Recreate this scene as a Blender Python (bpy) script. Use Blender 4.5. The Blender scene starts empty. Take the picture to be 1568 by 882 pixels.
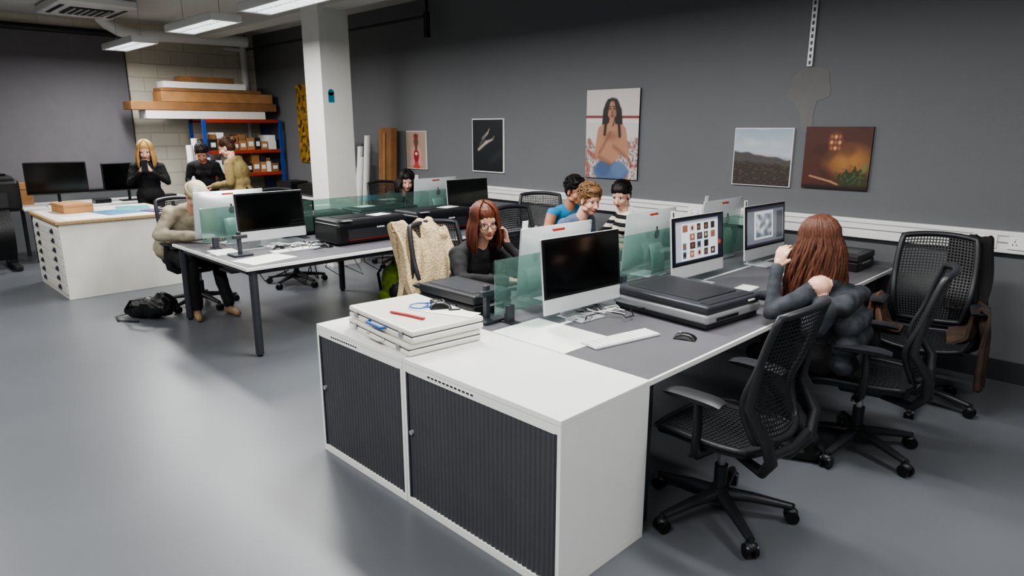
import bpy, bmesh, math, random
import numpy as np
from mathutils import Vector, Matrix, noise, Euler
random.seed(3)
SC=bpy.context.scene; COL=SC.collection
rad=math.radians
def lin(h):
    h=h.lstrip('#'); r=[int(h[i:i+2],16)/255 for i in (0,2,4)]
    return tuple((c/12.92 if c<=.04045 else ((c+.055)/1.055)**2.4) for c in r)+(1,)
MC={}
def mat(name,col,rough=.5,metal=0,bump=0,bs=60,var=.12,vs=6,emit=0,stretch=(1,1,1),sheen=0,spec=.5,kind='noise'):
    if name in MC: return MC[name]
    m=bpy.data.materials.new(name); m.use_nodes=True; nt=m.node_tree; N=nt.nodes; Lk=nt.links
    b=N['Principled BSDF']; c=lin(col)
    b.inputs['Roughness'].default_value=rough; b.inputs['Metallic'].default_value=metal
    b.inputs['Specular IOR Level'].default_value=spec
    if sheen: b.inputs['Sheen Weight'].default_value=sheen
    tc=N.new('ShaderNodeTexCoord'); mp=N.new('ShaderNodeMapping'); mp.inputs['Scale'].default_value=stretch
    Lk.new(tc.outputs['Object'],mp.inputs['Vector'])
    nz=N.new('ShaderNodeTexNoise'); nz.inputs['Scale'].default_value=vs; nz.inputs['Detail'].default_value=4
    Lk.new(mp.outputs[0],nz.inputs['Vector'])
    rp=N.new('ShaderNodeValToRGB')
    rp.color_ramp.elements[0].position=.3; rp.color_ramp.elements[1].position=.7
    rp.color_ramp.elements[0].color=tuple(max(0,x*(1-var)) for x in c[:3])+(1,)
    rp.color_ramp.elements[1].color=tuple(min(1,x*(1+var)) for x in c[:3])+(1,)
    Lk.new(nz.outputs['Fac'],rp.inputs[0]); Lk.new(rp.outputs[0],b.inputs['Base Color'])
    if emit:
        Lk.new(rp.outputs[0],b.inputs['Emission Color']); b.inputs['Emission Strength'].default_value=emit
    if bump:
        n2=N.new('ShaderNodeTexNoise'); n2.inputs['Scale'].default_value=bs; n2.inputs['Detail'].default_value=5
        Lk.new(mp.outputs[0],n2.inputs['Vector'])
        bp=N.new('ShaderNodeBump'); bp.inputs['Strength'].default_value=bump; bp.inputs['Distance'].default_value=.01
        Lk.new(n2.outputs['Fac'],bp.inputs['Height']); Lk.new(bp.outputs[0],b.inputs['Normal'])
    MC[name]=m; return m
def glassmat(name,col,gl=.1):
    m=bpy.data.materials.new(name); m.use_nodes=True; nt=m.node_tree; N=nt.nodes; Lk=nt.links
    N.remove(N['Principled BSDF']); out=N['Material Output']
    t=N.new('ShaderNodeBsdfTransparent'); t.inputs[0].default_value=lin(col)
    g=N.new('ShaderNodeBsdfGlossy'); g.inputs['Roughness'].default_value=.03; g.inputs[0].default_value=(.75,.9,.86,1)
    d=N.new('ShaderNodeBsdfDiffuse'); d.inputs[0].default_value=lin('#a3c4bb')
    mx=N.new('ShaderNodeMixShader'); mx.inputs[0].default_value=gl
    m2=N.new('ShaderNodeMixShader'); m2.inputs[0].default_value=.07
    Lk.new(t.outputs[0],m2.inputs[1]); Lk.new(d.outputs[0],m2.inputs[2])
    Lk.new(m2.outputs[0],mx.inputs[1]); Lk.new(g.outputs[0],mx.inputs[2]); Lk.new(mx.outputs[0],out.inputs[0])
    return m
class G:
    def __init__(s): s.V=[];s.F=[];s.M=[];s.S=[];s.mats=[]; s.T=Matrix.Identity(4); s.P=[]
    def mi(s,m):
        if m not in s.mats: s.mats.append(m)
        return s.mats.index(m)
    def add(s,V,F,m,smooth=False):
        o=len(s.V); T=s.T
        s.V+= [tuple(T@Vector(v)) for v in V]
        ml=m if isinstance(m,list) else None
        if not ml: k=s.mi(m)
        for i,f in enumerate(F):
            s.F.append(tuple(o+int(j) for j in f)); s.M.append(s.mi(ml[i]) if ml else k); s.S.append(smooth)
    def box(s,c,sz,m,rot=(0,0,0),bev=0,seg=2,smooth=False):
        bm=bmesh.new(); bmesh.ops.create_cube(bm,size=1)
        for v in bm.verts: v.co=Vector((v.co.x*sz[0],v.co.y*sz[1],v.co.z*sz[2]))
        if bev: bmesh.ops.bevel(bm,geom=bm.edges[:],offset=bev,segments=seg,affect='EDGES',profile=.5)
        R=Euler([rad(a) for a in rot]).to_matrix(); c=Vector(c)
        bm.verts.index_update()
        s.add([R@v.co+c for v in bm.verts],[[v.index for v in f.verts] for f in bm.faces],m,smooth); bm.free()
    def tube(s,P,r,m,n=8,closed=False,fl=(1,1),cap=True,up=None):
        P=[Vector(p) for p in P]; k=len(P)
        if not isinstance(r,(list,tuple)): r=[r]*k
        V=[];F=[]; nrm=None
        for i in range(k):
            a=P[(i-1)%k] if (closed or i>0) else P[i]; b=P[(i+1)%k] if (closed or i<k-1) else P[i]
            t=(b-a).normalized() if (b-a).length>1e-9 else Vector((0,0,1))
            if nrm is None:
                ref=Vector(up) if up else (Vector((0,0,1)) if abs(t.z)<.9 else Vector((1,0,0)))
                nrm=(ref-t*ref.dot(t)).normalized()
            else:
                nrm=(nrm-t*nrm.dot(t))
                nrm=nrm.normalized() if nrm.length>1e-6 else t.orthogonal().normalized()
            bn=t.cross(nrm)
            for j in range(n):
                a_=2*math.pi*j/n
                V.append(P[i]+nrm*math.cos(a_)*r[i]*fl[0]+bn*math.sin(a_)*r[i]*fl[1])
        for i in range(k if closed else k-1):
            for j in range(n):
                F.append((i*n+j,i*n+(j+1)%n,((i+1)%k)*n+(j+1)%n,((i+1)%k)*n+j))
        s.add(V,F,m,True)
        if cap and not closed:
            s.add(V[:n],[tuple(range(n-1,-1,-1))],m); s.add(V[-n:],[tuple(range(n))],m)
    def cyl(s,p0,p1,r,m,r1=None,n=20): s.tube([p0,p1],[r,r if r1 is None else r1],m,n)
    def ell(s,c,r,m,R=None,nu=16,nv=10):
        V,F=ellm(c,r,R,nu,nv); s.add(V,F,m,True)
    def surf(s,fn,nu,nv,m,smooth=True):
        V=[fn(i/nu,j/nv) for j in range(nv+1) for i in range(nu+1)]
        F=[(j*(nu+1)+i,j*(nu+1)+i+1,(j+1)*(nu+1)+i+1,(j+1)*(nu+1)+i) for j in range(nv) for i in range(nu)]
        s.add(V,F,m,smooth)
    def print_(s,fn,pt,m):
        s.P.append((len(s.V),pt.I)); s.surf(fn,pt.nx,pt.nz,m,False)
    def slab(s,f1,f2,nu,nv,m,smooth=True):
        s.surf(f1,nu,nv,m,smooth); s.surf(f2,nu,nv,m,smooth)
        B=[(i/nu,0) for i in range(nu)]+[(1,j/nv) for j in range(nv)]+[(1-i/nu,1) for i in range(nu)]+[(0,1-j/nv) for j in range(nv)]
        n=len(B); V=[f1(*b) for b in B]+[f2(*b) for b in B]
        s.add(V,[(i,(i+1)%n,n+(i+1)%n,n+i) for i in range(n)],m,smooth)
    def perf(s,fn,nu,nv,m,h=.6):
        V=[];F=[]
        for j in range(nv):
            for i in range(nu):
                c=[Vector(fn((i+a)/nu,(j+b)/nv)) for a,b in ((0,0),(1,0),(1,1),(0,1))]
                q=(1-h)/2; ic=[Vector(fn((i+a)/nu,(j+b)/nv)) for a,b in ((q,q),(1-q,q),(1-q,1-q),(q,1-q))]
                o=len(V); V+=c+ic
                for k in range(4): F.append((o+k,o+(k+1)%4,o+4+(k+1)%4,o+4+k))
        s.add(V,F,m)
    def prism(s,P,off,m,smooth=False):
        n=len(P); P=[Vector(p) for p in P]; off=Vector(off)
        s.add(P+[p+off for p in P],[tuple(range(n)),tuple(range(2*n-1,n-1,-1))]+[(i,n+i,n+(i+1)%n,(i+1)%n) for i in range(n)],m,smooth)
    def mesh(s,name):
        me=bpy.data.meshes.new(name); me.from_pydata([tuple(v) for v in s.V],[],s.F)
        for m in s.mats: me.materials.append(m)
        me.polygons.foreach_set('material_index',s.M); me.polygons.foreach_set('use_smooth',s.S)
        if s.P:
            ca=me.color_attributes.new('ink','FLOAT_COLOR','POINT'); A=np.ones((len(s.V),4))
            for o,I in s.P:
                I=np.clip(I,0,1).reshape(-1,3); A[o:o+len(I),:3]=np.where(I<=.04045,I/12.92,((I+.055)/1.055)**2.4)
            ca.data.foreach_set('color',A.ravel())
        me.update(); return me
    def finish(s,name,loc=(0,0,0),rot=0):
        return put(s.mesh(name),name,loc,rot)
def put(me,name,loc=(0,0,0),rot=0,rx=0):
    o=bpy.data.objects.new(name,me); o.location=loc; o.rotation_euler=(rad(rx),0,rad(rot)); COL.objects.link(o); return o
def ellm(c,r,R=None,nu=16,nv=10):
    V=[(0,0,1)]
    for j in range(1,nv):
        t=math.pi*j/nv
        for i in range(nu):
            p=2*math.pi*i/nu; V.append((math.sin(t)*math.cos(p),math.sin(t)*math.sin(p),math.cos(t)))
    V.append((0,0,-1)); V=np.array(V)*np.array(r)
    if R is not None: V=V@np.array(R).T
    V=V+np.array(c); F=[]
    for i in range(nu): F.append((0,1+i,1+(i+1)%nu))
    for j in range(nv-2):
        a=1+j*nu
        for i in range(nu): F.append((a+i,a+nu+i,a+nu+(i+1)%nu,a+(i+1)%nu))
    a=1+(nv-2)*nu; e=len(V)-1
    for i in range(nu): F.append((a+i,e,a+(i+1)%nu))
    return V,F
def capm(p0,p1,r0,r1,n=14):
    p0=np.array(p0,float);p1=np.array(p1,float); d=p1-p0; L=np.linalg.norm(d)
    if L<1e-6: return ellm(p0,(r0,)*3)
    z=d/L; a=np.array([1,0,0]) if abs(z[0])<.8 else np.array([0,1,0])
    x=np.cross(a,z); x/=np.linalg.norm(x); y=np.cross(z,x)
    pr=[(r0*math.sin(t),-r0*math.cos(t)) for t in (.4,.8,1.2,1.57)]+[(r1*math.cos(t),L+r1*math.sin(t)) for t in (0,.4,.8,1.2)]
    V=[p0-z*r0]
    for r,h in pr:
        for i in range(n):
            q=2*math.pi*i/n; V.append(p0+z*h+x*r*math.cos(q)+y*r*math.sin(q))
    V.append(p1+z*r1); F=[]
    for i in range(n): F.append((0,1+(i+1)%n,1+i))
    for j in range(len(pr)-1):
        a=1+j*n
        for i in range(n): F.append((a+i,a+(i+1)%n,a+n+(i+1)%n,a+n+i))
    a=1+(len(pr)-1)*n; e=len(V)-1
    for i in range(n): F.append((a+i,a+(i+1)%n,e))
    return np.array(V),F
def C(p0,p1,r0,r1,m): return ('c',np.array(p0,float),np.array(p1,float),r0,r1,m)
def E(c,r,m,R=None): return ('e',np.array(c,float),np.array(r,float),np.eye(3) if R is None else np.array(R),m)
def fuse(prims,vox,smooth=4,amp=0,nsc=9,cloth=(),T=None):
    V=[];F=[]
    for p in prims:
        v,f=capm(*p[1:5]) if p[0]=='c' else ellm(p[1],p[2],p[3])
        o=len(V); V+=list(map(tuple,v)); F+=[tuple(o+j for j in q) for q in f]
    me=bpy.data.meshes.new('t'); me.from_pydata(V,[],F); ob=bpy.data.objects.new('t',me); COL.objects.link(ob)
    r=ob.modifiers.new('r','REMESH'); r.mode='VOXEL'; r.voxel_size=vox
    if smooth:
        q=ob.modifiers.new('s','SMOOTH'); q.factor=.5; q.iterations=smooth
    dg=bpy.context.evaluated_depsgraph_get(); ev=ob.evaluated_get(dg); m2=ev.to_mesh()
    n=len(m2.vertices); A=np.zeros(n*3); m2.vertices.foreach_get('co',A); A=A.reshape(-1,3)
    NN=np.array([v.normal[:] for v in m2.vertices]); FF=[tuple(p.vertices) for p in m2.polygons]
    ev.to_mesh_clear(); bpy.data.objects.remove(ob); bpy.data.meshes.remove(me)
    Fc=np.array([A[list(f)].mean(0) for f in FF])
    D=[]
    for p in prims:
        if p[0]=='c':
            ab=p[2]-p[1]; L2=max(ab@ab,1e-9); t=np.clip(((Fc-p[1])@ab)/L2,0,1)
            D.append(np.linalg.norm(Fc-p[1]-t[:,None]*ab,axis=1)-(p[3]+(p[4]-p[3])*t))
        else:
            q=(Fc-p[1])@p[3]/p[2]; D.append((np.linalg.norm(q,axis=1)-1)*p[2].min())
    idx=np.argmin(np.array(D),0); ml=[prims[i][-1] for i in idx]
    if amp:
        ok=np.zeros(n,bool)
        for f,m in zip(FF,ml):
            if m in cloth:
                for j in f: ok[j]=True
        for i in range(n):
            if ok[i]:
                p=Vector(A[i])*nsc; w=noise.noise(Vector((p.x,p.y,p.z*.6)))+.5*noise.noise(p*2.3)
                A[i]+=NN[i]*amp*w
    return A,FF,ml
# ---------- materials
skinA=mat('skin_light','#d0a089',.5,var=.06); skinB=mat('skin_pale','#d6ab96',.5,var=.06); skinC=mat('skin_tan','#b07c60',.5,var=.06)
lipm=mat('lips','#a85a52',.4); eyew=mat('eye_white','#e8e4de',.2,var=.02); iris=mat('iris','#2c1d14',.15,var=.02)
def hairmat(n,c): return mat(n,c,.5,var=.35,vs=60,stretch=(1,1,.12),bump=.4,bs=150,spec=.35)
h_red=hairmat('hair_auburn','#5c3020'); h_red2=hairmat('hair_copper','#553325'); h_blond=hairmat('hair_blond','#b08a54'); h_sand=hairmat('hair_sand','#7d5f40')
h_black=hairmat('hair_black','#17110f'); h_brown=hairmat('hair_brown','#3d2417')
def cloth(n,c,**k):
    k.setdefault('bump',.25);k.setdefault('bs',220);k.setdefault('var',.15);return mat('cloth_'+n,c,.85,**k)
k_black=cloth('black','#141416'); k_char=cloth('charcoal','#2a2c30'); k_cream=cloth('cream','#a39a86',var=.25,vs=12); k_fleece=mat('fleece','#c4b08d',.95,var=.3,vs=60,bump=1,bs=70)
k_blue=cloth('blue','#2f86b5'); k_slate=cloth('slate','#5c6a80'); k_tan=cloth('trench','#85744a'); k_denim=cloth('washed_denim','#33373d',var=.5,vs=14)
k_brown=cloth('brown','#3c2f26',var=.4,vs=10); k_white=cloth('white','#dcd9d2'); shoe_w=mat('shoe_white','#cfc9bd',.5); shoe_k=mat('shoe_black','#111112',.4); shoe_t=mat('shoe_tan','#8d7658',.6)
white=mat('painted_white','#e4e4e2',.4,var=.03); whiteg=mat('laminate_white','#eeeeed',.25,var=.02)
tamb=mat('tambour_grey','#4a4b4f',.45,var=.06); deskg=mat('desk_grey','#656469',.4,var=.06,vs=3); legm=mat('steel_grey','#3f4147',.4,.3)
blk=mat('plastic_black','#111214',.35,var=.1); blk2=mat('plastic_charcoal','#26272a',.45); alu=mat('aluminium','#d4d7d9',.35,.35,var=.03); silver=mat('silver_plastic','#a9abad',.35,.4,var=.04)
scr=mat('screen_off','#050607',.12,var=.1); card=mat('cardboard','#8f6640',.8,var=.15); card2=mat('cardboard_light','#ab7e52',.8,var=.15)
paper=mat('paper_white','#ececea',.6,var=.03); redm=mat('red_plastic','#a8241e',.4); bluem=mat('blue_plastic','#2563b5',.4)
GL=glassmat('divider_glass','#cde1db')
# ---------- room
wallg=mat('wall_grey_paint','#686a6d',.6,var=.05,vs=.7,bump=.08,bs=90)
X0,X1,Y0,Y1,ZC=-12.3,2.6,-2.6,5.69,3.38
def slabobj(name,c,s,m):
    g=G(); g.box((0,0,0),s,m); return g.finish(name,c)
floorm=mat('painted_floor','#62656a',.36,var=.07,vs=.9,bump=.03,bs=30)
slabobj('floor',((X0+X1)/2,(Y0+Y1)/2,-.05),(X1-X0+.4,Y1-Y0+.4,.1),floorm)
slabobj('ceiling',((X0+X1)/2,(Y0+Y1)/2,ZC+.05),(X1-X0+.4,Y1-Y0+.4,.1),mat('ceiling_white','#c8c7c2',.8,var=.05,vs=1))
slabobj('wall_right',((X0+X1)/2,Y1+.1,ZC/2),(X1-X0+.4,.2,ZC),wallg)
slabobj('wall_near',((X0+X1)/2,Y0-.1,ZC/2),(X1-X0+.4,.2,ZC),wallg)
slabobj('wall_behind',(X1+.1,(Y0+Y1)/2,ZC/2),(.2,Y1-Y0,ZC),wallg)
bm_=bpy.data.materials.new('painted_blockwork'); bm_.use_nodes=True; nt=bm_.node_tree; N=nt.nodes
tc=N.new('ShaderNodeTexCoord'); sx=N.new('ShaderNodeSeparateXYZ'); cb=N.new('ShaderNodeCombineXYZ')
br=N.new('ShaderNodeTexBrick'); br.inputs['Color1'].default_value=lin('#dcd8ca'); br.inputs['Color2'].default_value=lin('#d4d0c0'); br.inputs['Mortar'].default_value=lin('#c4bfaf')
br.inputs['Scale'].default_value=1; br.inputs['Brick Width'].default_value=.45; br.inputs['Row Height'].default_value=.22; br.inputs['Mortar Size'].default_value=.006
L_=nt.links; L_.new(tc.outputs['Object'],sx.inputs[0]); L_.new(sx.outputs['Y'],cb.inputs['X']); L_.new(sx.outputs['Z'],cb.inputs['Y']); L_.new(cb.outputs[0],br.inputs['Vector'])
L_.new(br.outputs['Color'],N['Principled BSDF'].inputs['Base Color']); N['Principled BSDF'].inputs['Roughness'].default_value=.7
bp=N.new('ShaderNodeBump'); bp.inputs['Distance'].default_value=.01; bp.invert=True; L_.new(br.outputs['Fac'],bp.inputs['Height']); L_.new(bp.outputs[0],N['Principled BSDF'].inputs['Normal'])
slabobj('wall_left',(X0-.1,(Y0+Y1)/2,ZC/2),(.2,Y1-Y0,ZC),bm_)
g=G(); bl=mat('blind_fabric','#706e73',.8,var=.04)
g.box((0,0,0),(.05,6.1,2.35),bl); g.cyl((.02,-3.05,1.2),(.02,3.05,1.2),.05,blk2); g.cyl((.02,-3.05,-1.18),(.02,3.05,-1.18),.02,blk2); g.box((0,3.06,0),(.05,.02,2.4),blk2)
g.finish('roller_blind',(X0+.03,.48,2.0))
g=G(); g.box((0,0,0),(.03,6.1,.85),wallg); g.finish('wall_panel',(X0+.02,.5,.425))
slabobj('baseboard_right',((X0+X1)/2,Y1-.012,.075),(X1-X0,.024,.15),mat('skirting_dark','#33343a',.5))
g=G(); L=X1+7.9
g.box((0,0,0),(L,.055,.15),white,bev=.006); g.box((0,-.03,.0),(L,.006,.006),silver); g.box((0,-.029,.045),(L,.004,.004),silver)
for x in (-.93,-.72,-5.2,1.2,-3.2):
    xx=x-(X1-7.9)/2
    g.box((xx,-.032,0),(.146,.01,.09),paper,bev=.003)
    for a in (-.035,.035):
        for dx,dz in ((0,.012),(-.011,-.01),(.011,-.01)): g.box((xx+a+dx,-.038,dz),(.004,.004,.009),blk)
        g.box((xx+a,-.038,.03),(.012,.004,.008),white)
g.finish('trim_1',((X1-7.9)/2,Y1-.03,1.0))
g=G(); g.box((0,0,0),(.41,.41,ZC),mat('column_white','#dcdcd8',.6,var=.03)); g.box((.207,-.09,.45),(.004,.08,.12),mat('teal_sticker','#0f7f94',.5)); g.cyl((.205,-.09,.51),(.209,-.09,.51),.04,MC['teal_sticker'])
g.finish('column',(-7.9,4.6,ZC/2))
g=G()
g.box((0,0,0),(.045,.02,1.12),silver,bev=.003)
for i in range(22): g.box((0,-.0105,-.53+i*.05),(.016,.004,.028),blk)
g.finish('wall_strut_channel',(-2.29,Y1-.011,2.81))
g=G(); pm=mat('bare_plaster','#767676',.8,var=.05,vs=9)
P=[]
for i in range(60):
    a=2*math.pi*i/60; n_=noise.noise(Vector((math.cos(a)*2,math.sin(a)*2,1))); x=.17*math.cos(a)*(1 if math.sin(a)>-.2 else .45)+.04*n_; P.append((x,0,.2*math.sin(a)*(1.6 if math.sin(a)<0 else 1)+.04*n_))
g.prism(P,(0,.002,0),pm)
g.finish('plaster_patch',(-2.28,Y1-.003,2.05))
# ---------- painted prints
class Paint:
    def __init__(s,w,h,nx,bg):
        s.nx=nx; s.nz=int(nx*h/w); u,v=np.meshgrid(np.linspace(0,1,s.nx+1),np.linspace(0,1,s.nz+1)); s.u=u;s.v=v;s.k=h/w
        s.I=np.ones(u.shape+(3,))*npc(bg)
    def put(s,mask,col): 
        c=npc(col) if isinstance(col,str) else col
        s.I=s.I*(1-mask[...,None])+c*mask[...,None]
    def sm(s,d,soft): return np.clip(.5-d/soft,0,1)
    def rect(s,x0,z0,x1,z1,col): s.put(((s.u>=x0)&(s.u<=x1)&(s.v>=z0)&(s.v<=z1)).astype(float),col)
    def el(s,cx,cz,rx,rz,col,soft=.02,rot=0,al=1):
        c_,s_=math.cos(rad(rot)),math.sin(rad(rot)); x=s.u-cx; z=(s.v-cz)*s.k; X=x*c_+z*s_; Z=-x*s_+z*c_
        s.put(al*s.sm((np.sqrt((X/rx)**2+(Z/rz)**2)-1)*min(rx,rz),soft),col)
    def cap(s,a,b,r0,r1,col,soft=.02,al=1):
        ax,az,bx,bz=a[0],a[1]*s.k,b[0],b[1]*s.k; dx,dz=bx-ax,bz-az; z=s.v*s.k
        t=np.clip(((s.u-ax)*dx+(z-az)*dz)/(dx*dx+dz*dz),0,1); d=np.hypot(s.u-ax-t*dx,z-az-t*dz)-(r0+(r1-r0)*t)
        s.put(al*s.sm(d,soft),col)
    def line(s,P,r,col,soft=.015,al=1):
        for a,b in zip(P[:-1],P[1:]): s.cap(a,b,r,r,col,soft,al)
    def nz_(s,sx,sz,seed=0):
        return np.array([[noise.noise(Vector((a*sx,b*sz,seed))) for a,b in zip(ra,rb)] for ra,rb in zip(s.u,s.v)])
def npc(h): return np.array([int(h[i:i+2],16)/255 for i in (1,3,5)])
def inkmat(name,emit):
    m=bpy.data.materials.new(name); m.use_nodes=True; N=m.node_tree.nodes; at=N.new('ShaderNodeVertexColor'); at.layer_name='ink'; b=N['Principled BSDF']
    m.node_tree.links.new(at.outputs['Color'],b.inputs['Base Color']); b.inputs['Roughness'].default_value=.45 if not emit else .2
    if emit: m.node_tree.links.new(at.outputs['Color'],b.inputs['Emission Color']); b.inputs['Emission Strength'].default_value=emit
    return m
pmat=inkmat('printed_photo',0); smat=inkmat('screen_image',.6)
def poster(name,xa,xb,za,zb,pt,border=0,th=.02):
    w,h=xb-xa,zb-za; g=G(); g.box((0,th/2,0),(w,th,h),paper if border else blk2); wi,hi=w-2*border,h-2*border
    g.print_(lambda u,v:((u-.5)*wi,-.0015,(v-.5)*hi),pt,pmat)
    return g.finish(name,((xa+xb)/2,Y1-th-.001,(za+zb)/2))
p=Paint(.66,.89,130,'#c3bcbb'); p.put(np.clip(p.v*.5,0,.3),'#ddd6d4'); p.line([(0,.70),(1,.69)],.018,'#7d2f28'); p.line([(0,.655),(1,.65)],.03,'#d5cfce')
nn=p.nz_(9,9); n5=p.nz_(30,30,3)
bed=p.sm((p.v-(.36+.1*np.abs(p.u-.5)*2+nn*.05))*1,.03); p.put(bed,'#bdb3ae'); p.put(bed*np.clip(n5*3,0,1)*.7,'#5d4f4c'); p.put(bed*np.clip(nn*4-.3,0,.6),'#8a3b30')
H='#1e1511';S='#ad7f66';D='#6b4434'
p.el(.5,.78,.15,.17,H); p.cap((.42,.76),(.36,.48),.09,.06,H); p.cap((.6,.76),(.67,.46),.08,.06,H)
p.cap((.36,.55),(.66,.55),.09,.09,S); p.el(.5,.4,.21,.3,S); p.cap((.31,.54),(.24,.3),.075,.06,S); p.cap((.7,.54),(.78,.31),.075,.06,S)
p.el(.5,.08,.34,.16,'#54688a',.03); p.el(.36,.12,.14,.13,'#4a5d7e',.05); p.el(.66,.11,.14,.12,'#5f7496',.05)
p.cap((.26,.27),(.5,.2),.07,.05,S); p.cap((.27,.24),(.5,.17),.03,.03,D,.06,.5); p.cap((.77,.29),(.52,.42),.06,.045,S); p.cap((.77,.26),(.55,.37),.02,.02,D,.06,.6); p.cap((.24,.3),(.46,.56),.055,.04,S); p.cap((.28,.29),(.48,.52),.018,.018,D,.05,.6)
p.el(.5,.48,.1,.05,D,.1,al=.5); p.cap((.5,.62),(.5,.7),.05,.05,D); p.el(.5,.77,.093,.135,S); p.el(.555,.76,.04,.12,D,.08,al=.4); p.el(.5,.73,.02,.06,D,.04,al=.4)
for x in (.462,.542): p.el(x,.785,.02,.009,H,.012); p.line([(x-.025,.808),(x+.022,.81)],.006,H,.01)
p.el(.502,.706,.03,.013,'#7c3630',.012); p.line([(.5,.755),(.507,.735)],.008,D,.02)
for i in range(4): p.cap((.455+.012*i,.6+.0*i),(.47+.02*i,.672),.017,.012,S,.01); p.line([(.467+.018*i,.61),(.48+.02*i,.67)],.003,D,.01,.7)
p.el(.46,.585,.055,.06,S); p.cap((.43,.87),(.38,.66),.03,.02,H); p.cap((.57,.87),(.63,.66),.03,.02,H); p.cap((.39,.66),(.37,.5),.025,.02,H,.03); p.cap((.63,.66),(.66,.48),.025,.02,H,.03)
poster('portrait_poster',-4.56,-3.9,1.26,2.15,p)
p=Paint(.52,.49,70,'#b9c0c8'); p.put(np.clip(p.v-.5,0,1)*1.3,'#8d9fb3'); n1=p.nz_(3,6,3); p.put(np.clip(n1+.1,0,.6),'#cdd0d2'); p.put(p.sm(p.v-(.57-.1*p.u),.12),'#8d8f92'); n2=p.nz_(6,1,4)[:1]
p.put(p.sm(p.v-(.60-.14*p.u+.03*n2),.02),'#4e4b4a'); n3=p.nz_(18,30,5); p.put(p.sm(p.v-(.42-.06*p.u+.03*n2),.05),'#3a322e'); p.put(np.clip(n3,0,.5)*p.sm(p.v-.5,.1),'#6a5c50')
poster('landscape_poster',-2.88,-2.36,1.28,1.77,p,.006)
p=Paint(.51,.49,70,'#4f2c22'); p.put(np.clip(1-((p.u-.7)**2*5+(p.v-.45)**2*9),0,1),'#a5743c'); n1=p.nz_(4,4,7); p.put(np.clip(n1,0,.4),'#3a2018')
p.el(.47,.76,.12,.16,'#6b3525',.01); 
for i in range(3):
    for j in range(3): p.el(.41+i*.06,.66+j*.09,.022,.03,'#d8b080' if (i+j)%2 else '#9a6a48',.02)
p.line([(.12,.2),(.45,.12),(.62,.05)],.01,'#c9a27a'); n2=p.nz_(22,22,9)
m_=p.sm(np.hypot((p.u-.78)/.22,(p.v-.17)/.16)-1+n2*.9,.2); p.put(m_,'#2f3a22'); p.put(m_*np.clip(n2,0,1),'#8a8f55'); p.el(.93,.35,.035,.08,'#6a7340'); p.put(p.sm(p.v-.05,.06),'#20140f')
poster('courtyard_poster',-2.26,-1.75,1.29,1.78,p)
p=Paint(.56,.64,70,'#16191e'); A_='#b3aaa0'
p.cap((.2,.42),(.45,.56),.03,.035,A_,.05); p.cap((.45,.56),(.66,.62),.035,.018,A_,.04); p.cap((.35,.64),(.5,.74),.03,.02,A_,.05); p.cap((.5,.74),(.56,.82),.018,.01,A_,.03); p.cap((.25,.52),(.4,.66),.02,.03,'#5c5752',.06); p.cap((.6,.2),(.9,.35),.02,.05,'#2c3036',.2); p.cap((.66,.62),(.72,.68),.01,.006,A_,.02)
poster('figure_study_poster',-6.37,-5.81,1.24,1.88,p,.012)
p=Paint(.43,.51,50,'#a38f7f'); p.el(.5,.24,.3,.3,'#b04a44',.03); p.cap((.35,.5),(.3,.15),.1,.1,'#c98f8c',.03); p.cap((.65,.5),(.7,.15),.1,.1,'#c98f8c',.03); p.el(.5,.35,.14,.2,'#8e2626'); p.el(.5,.73,.12,.17,'#6d4332'); p.cap((.5,.55),(.5,.62),.06,.06,'#6d4332'); p.el(.5,.88,.13,.07,'#7c2a22'); p.el(.5,.4,.07,.05,'#d9cfc6')
poster('fashion_poster',-7.74,-7.31,1.22,1.73,p,.006)
p=Paint(.55,1.27,50,'#8f6f28'); n1=p.nz_(8,16,2); p.put(np.clip(n1*3,0,1),'#3f2a14'); n1=p.nz_(12,20,12); p.put(np.clip(n1*3-.4,0,1),'#b8923c')
poster('botanical_poster',-10.8,-10.25,1.2,2.47,p)
def poly_el(cx,cz,rx,rz,n=24,rot=0):
    c,s_=math.cos(rad(rot)),math.sin(rad(rot)); return [(cx+rx*math.cos(t)*c-rz*math.sin(t)*s_,cz+rx*math.cos(t)*s_+rz*math.sin(t)*c) for t in [2*math.pi*i/n for i in range(n)]]
# ---------- ceiling items
tubem=mat('lamp_tube','#ffffff',emit=14,var=0)
def pendant(x,y,PW):
    g=G(); z=0
    for sy in (-.15,.15): g.box((0,sy,0),(1.3,.02,.07),white,bev=.003)
    for sx_ in (-.65,.65): g.box((sx_,0,0),(.02,.32,.07),white,bev=.003)
    g.box((0,0,.04),(1.3,.3,.012),white)
    for i in range(14): g.box((-.6+i*.0923,0,-.012),(.004,.29,.04),alu)
    g.box((0,0,0),(1.28,.012,.05),alu)
    for sy in (-.075,.075): g.cyl((-.6,sy,.015),(.6,sy,.015),.012,tubem,n=10)
    for sx_ in (-.5,.5): g.cyl((sx_,0,.04),(sx_,0,ZC-2.86),.003,silver,n=6)
    g.finish('pendant_light',(x,y,2.86))
    la=bpy.data.lights.new('lamp','AREA'); la.shape='RECTANGLE'; la.size=1.25; la.size_y=.26; la.energy=PW; la.color=(1,.985,.96)
    lo=bpy.data.objects.new('pendant_lamp_light',la); lo.location=(x,y,2.81); COL.objects.link(lo)
for x,w in ((-10.3,85),(-7.8,75),(-5.85,72),(-3.7,82),(-1.6,62),(.6,40)): pendant(x,3.05,w)
for x,w in ((-9.8,38),(-7.6,36),(-5.4,42),(-3.2,52),(-1.0,62),(1.2,42)): pendant(x,-.3,w)
g=G(); g.box((0,0,0),(1.3,.9,.1),white,bev=.02); g.box((0,0,-.055),(.6,.5,.02),blk2)
for i in range(6): g.box((0,-.2+i*.08,-.07),(.56,.015,.01),white)
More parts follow.
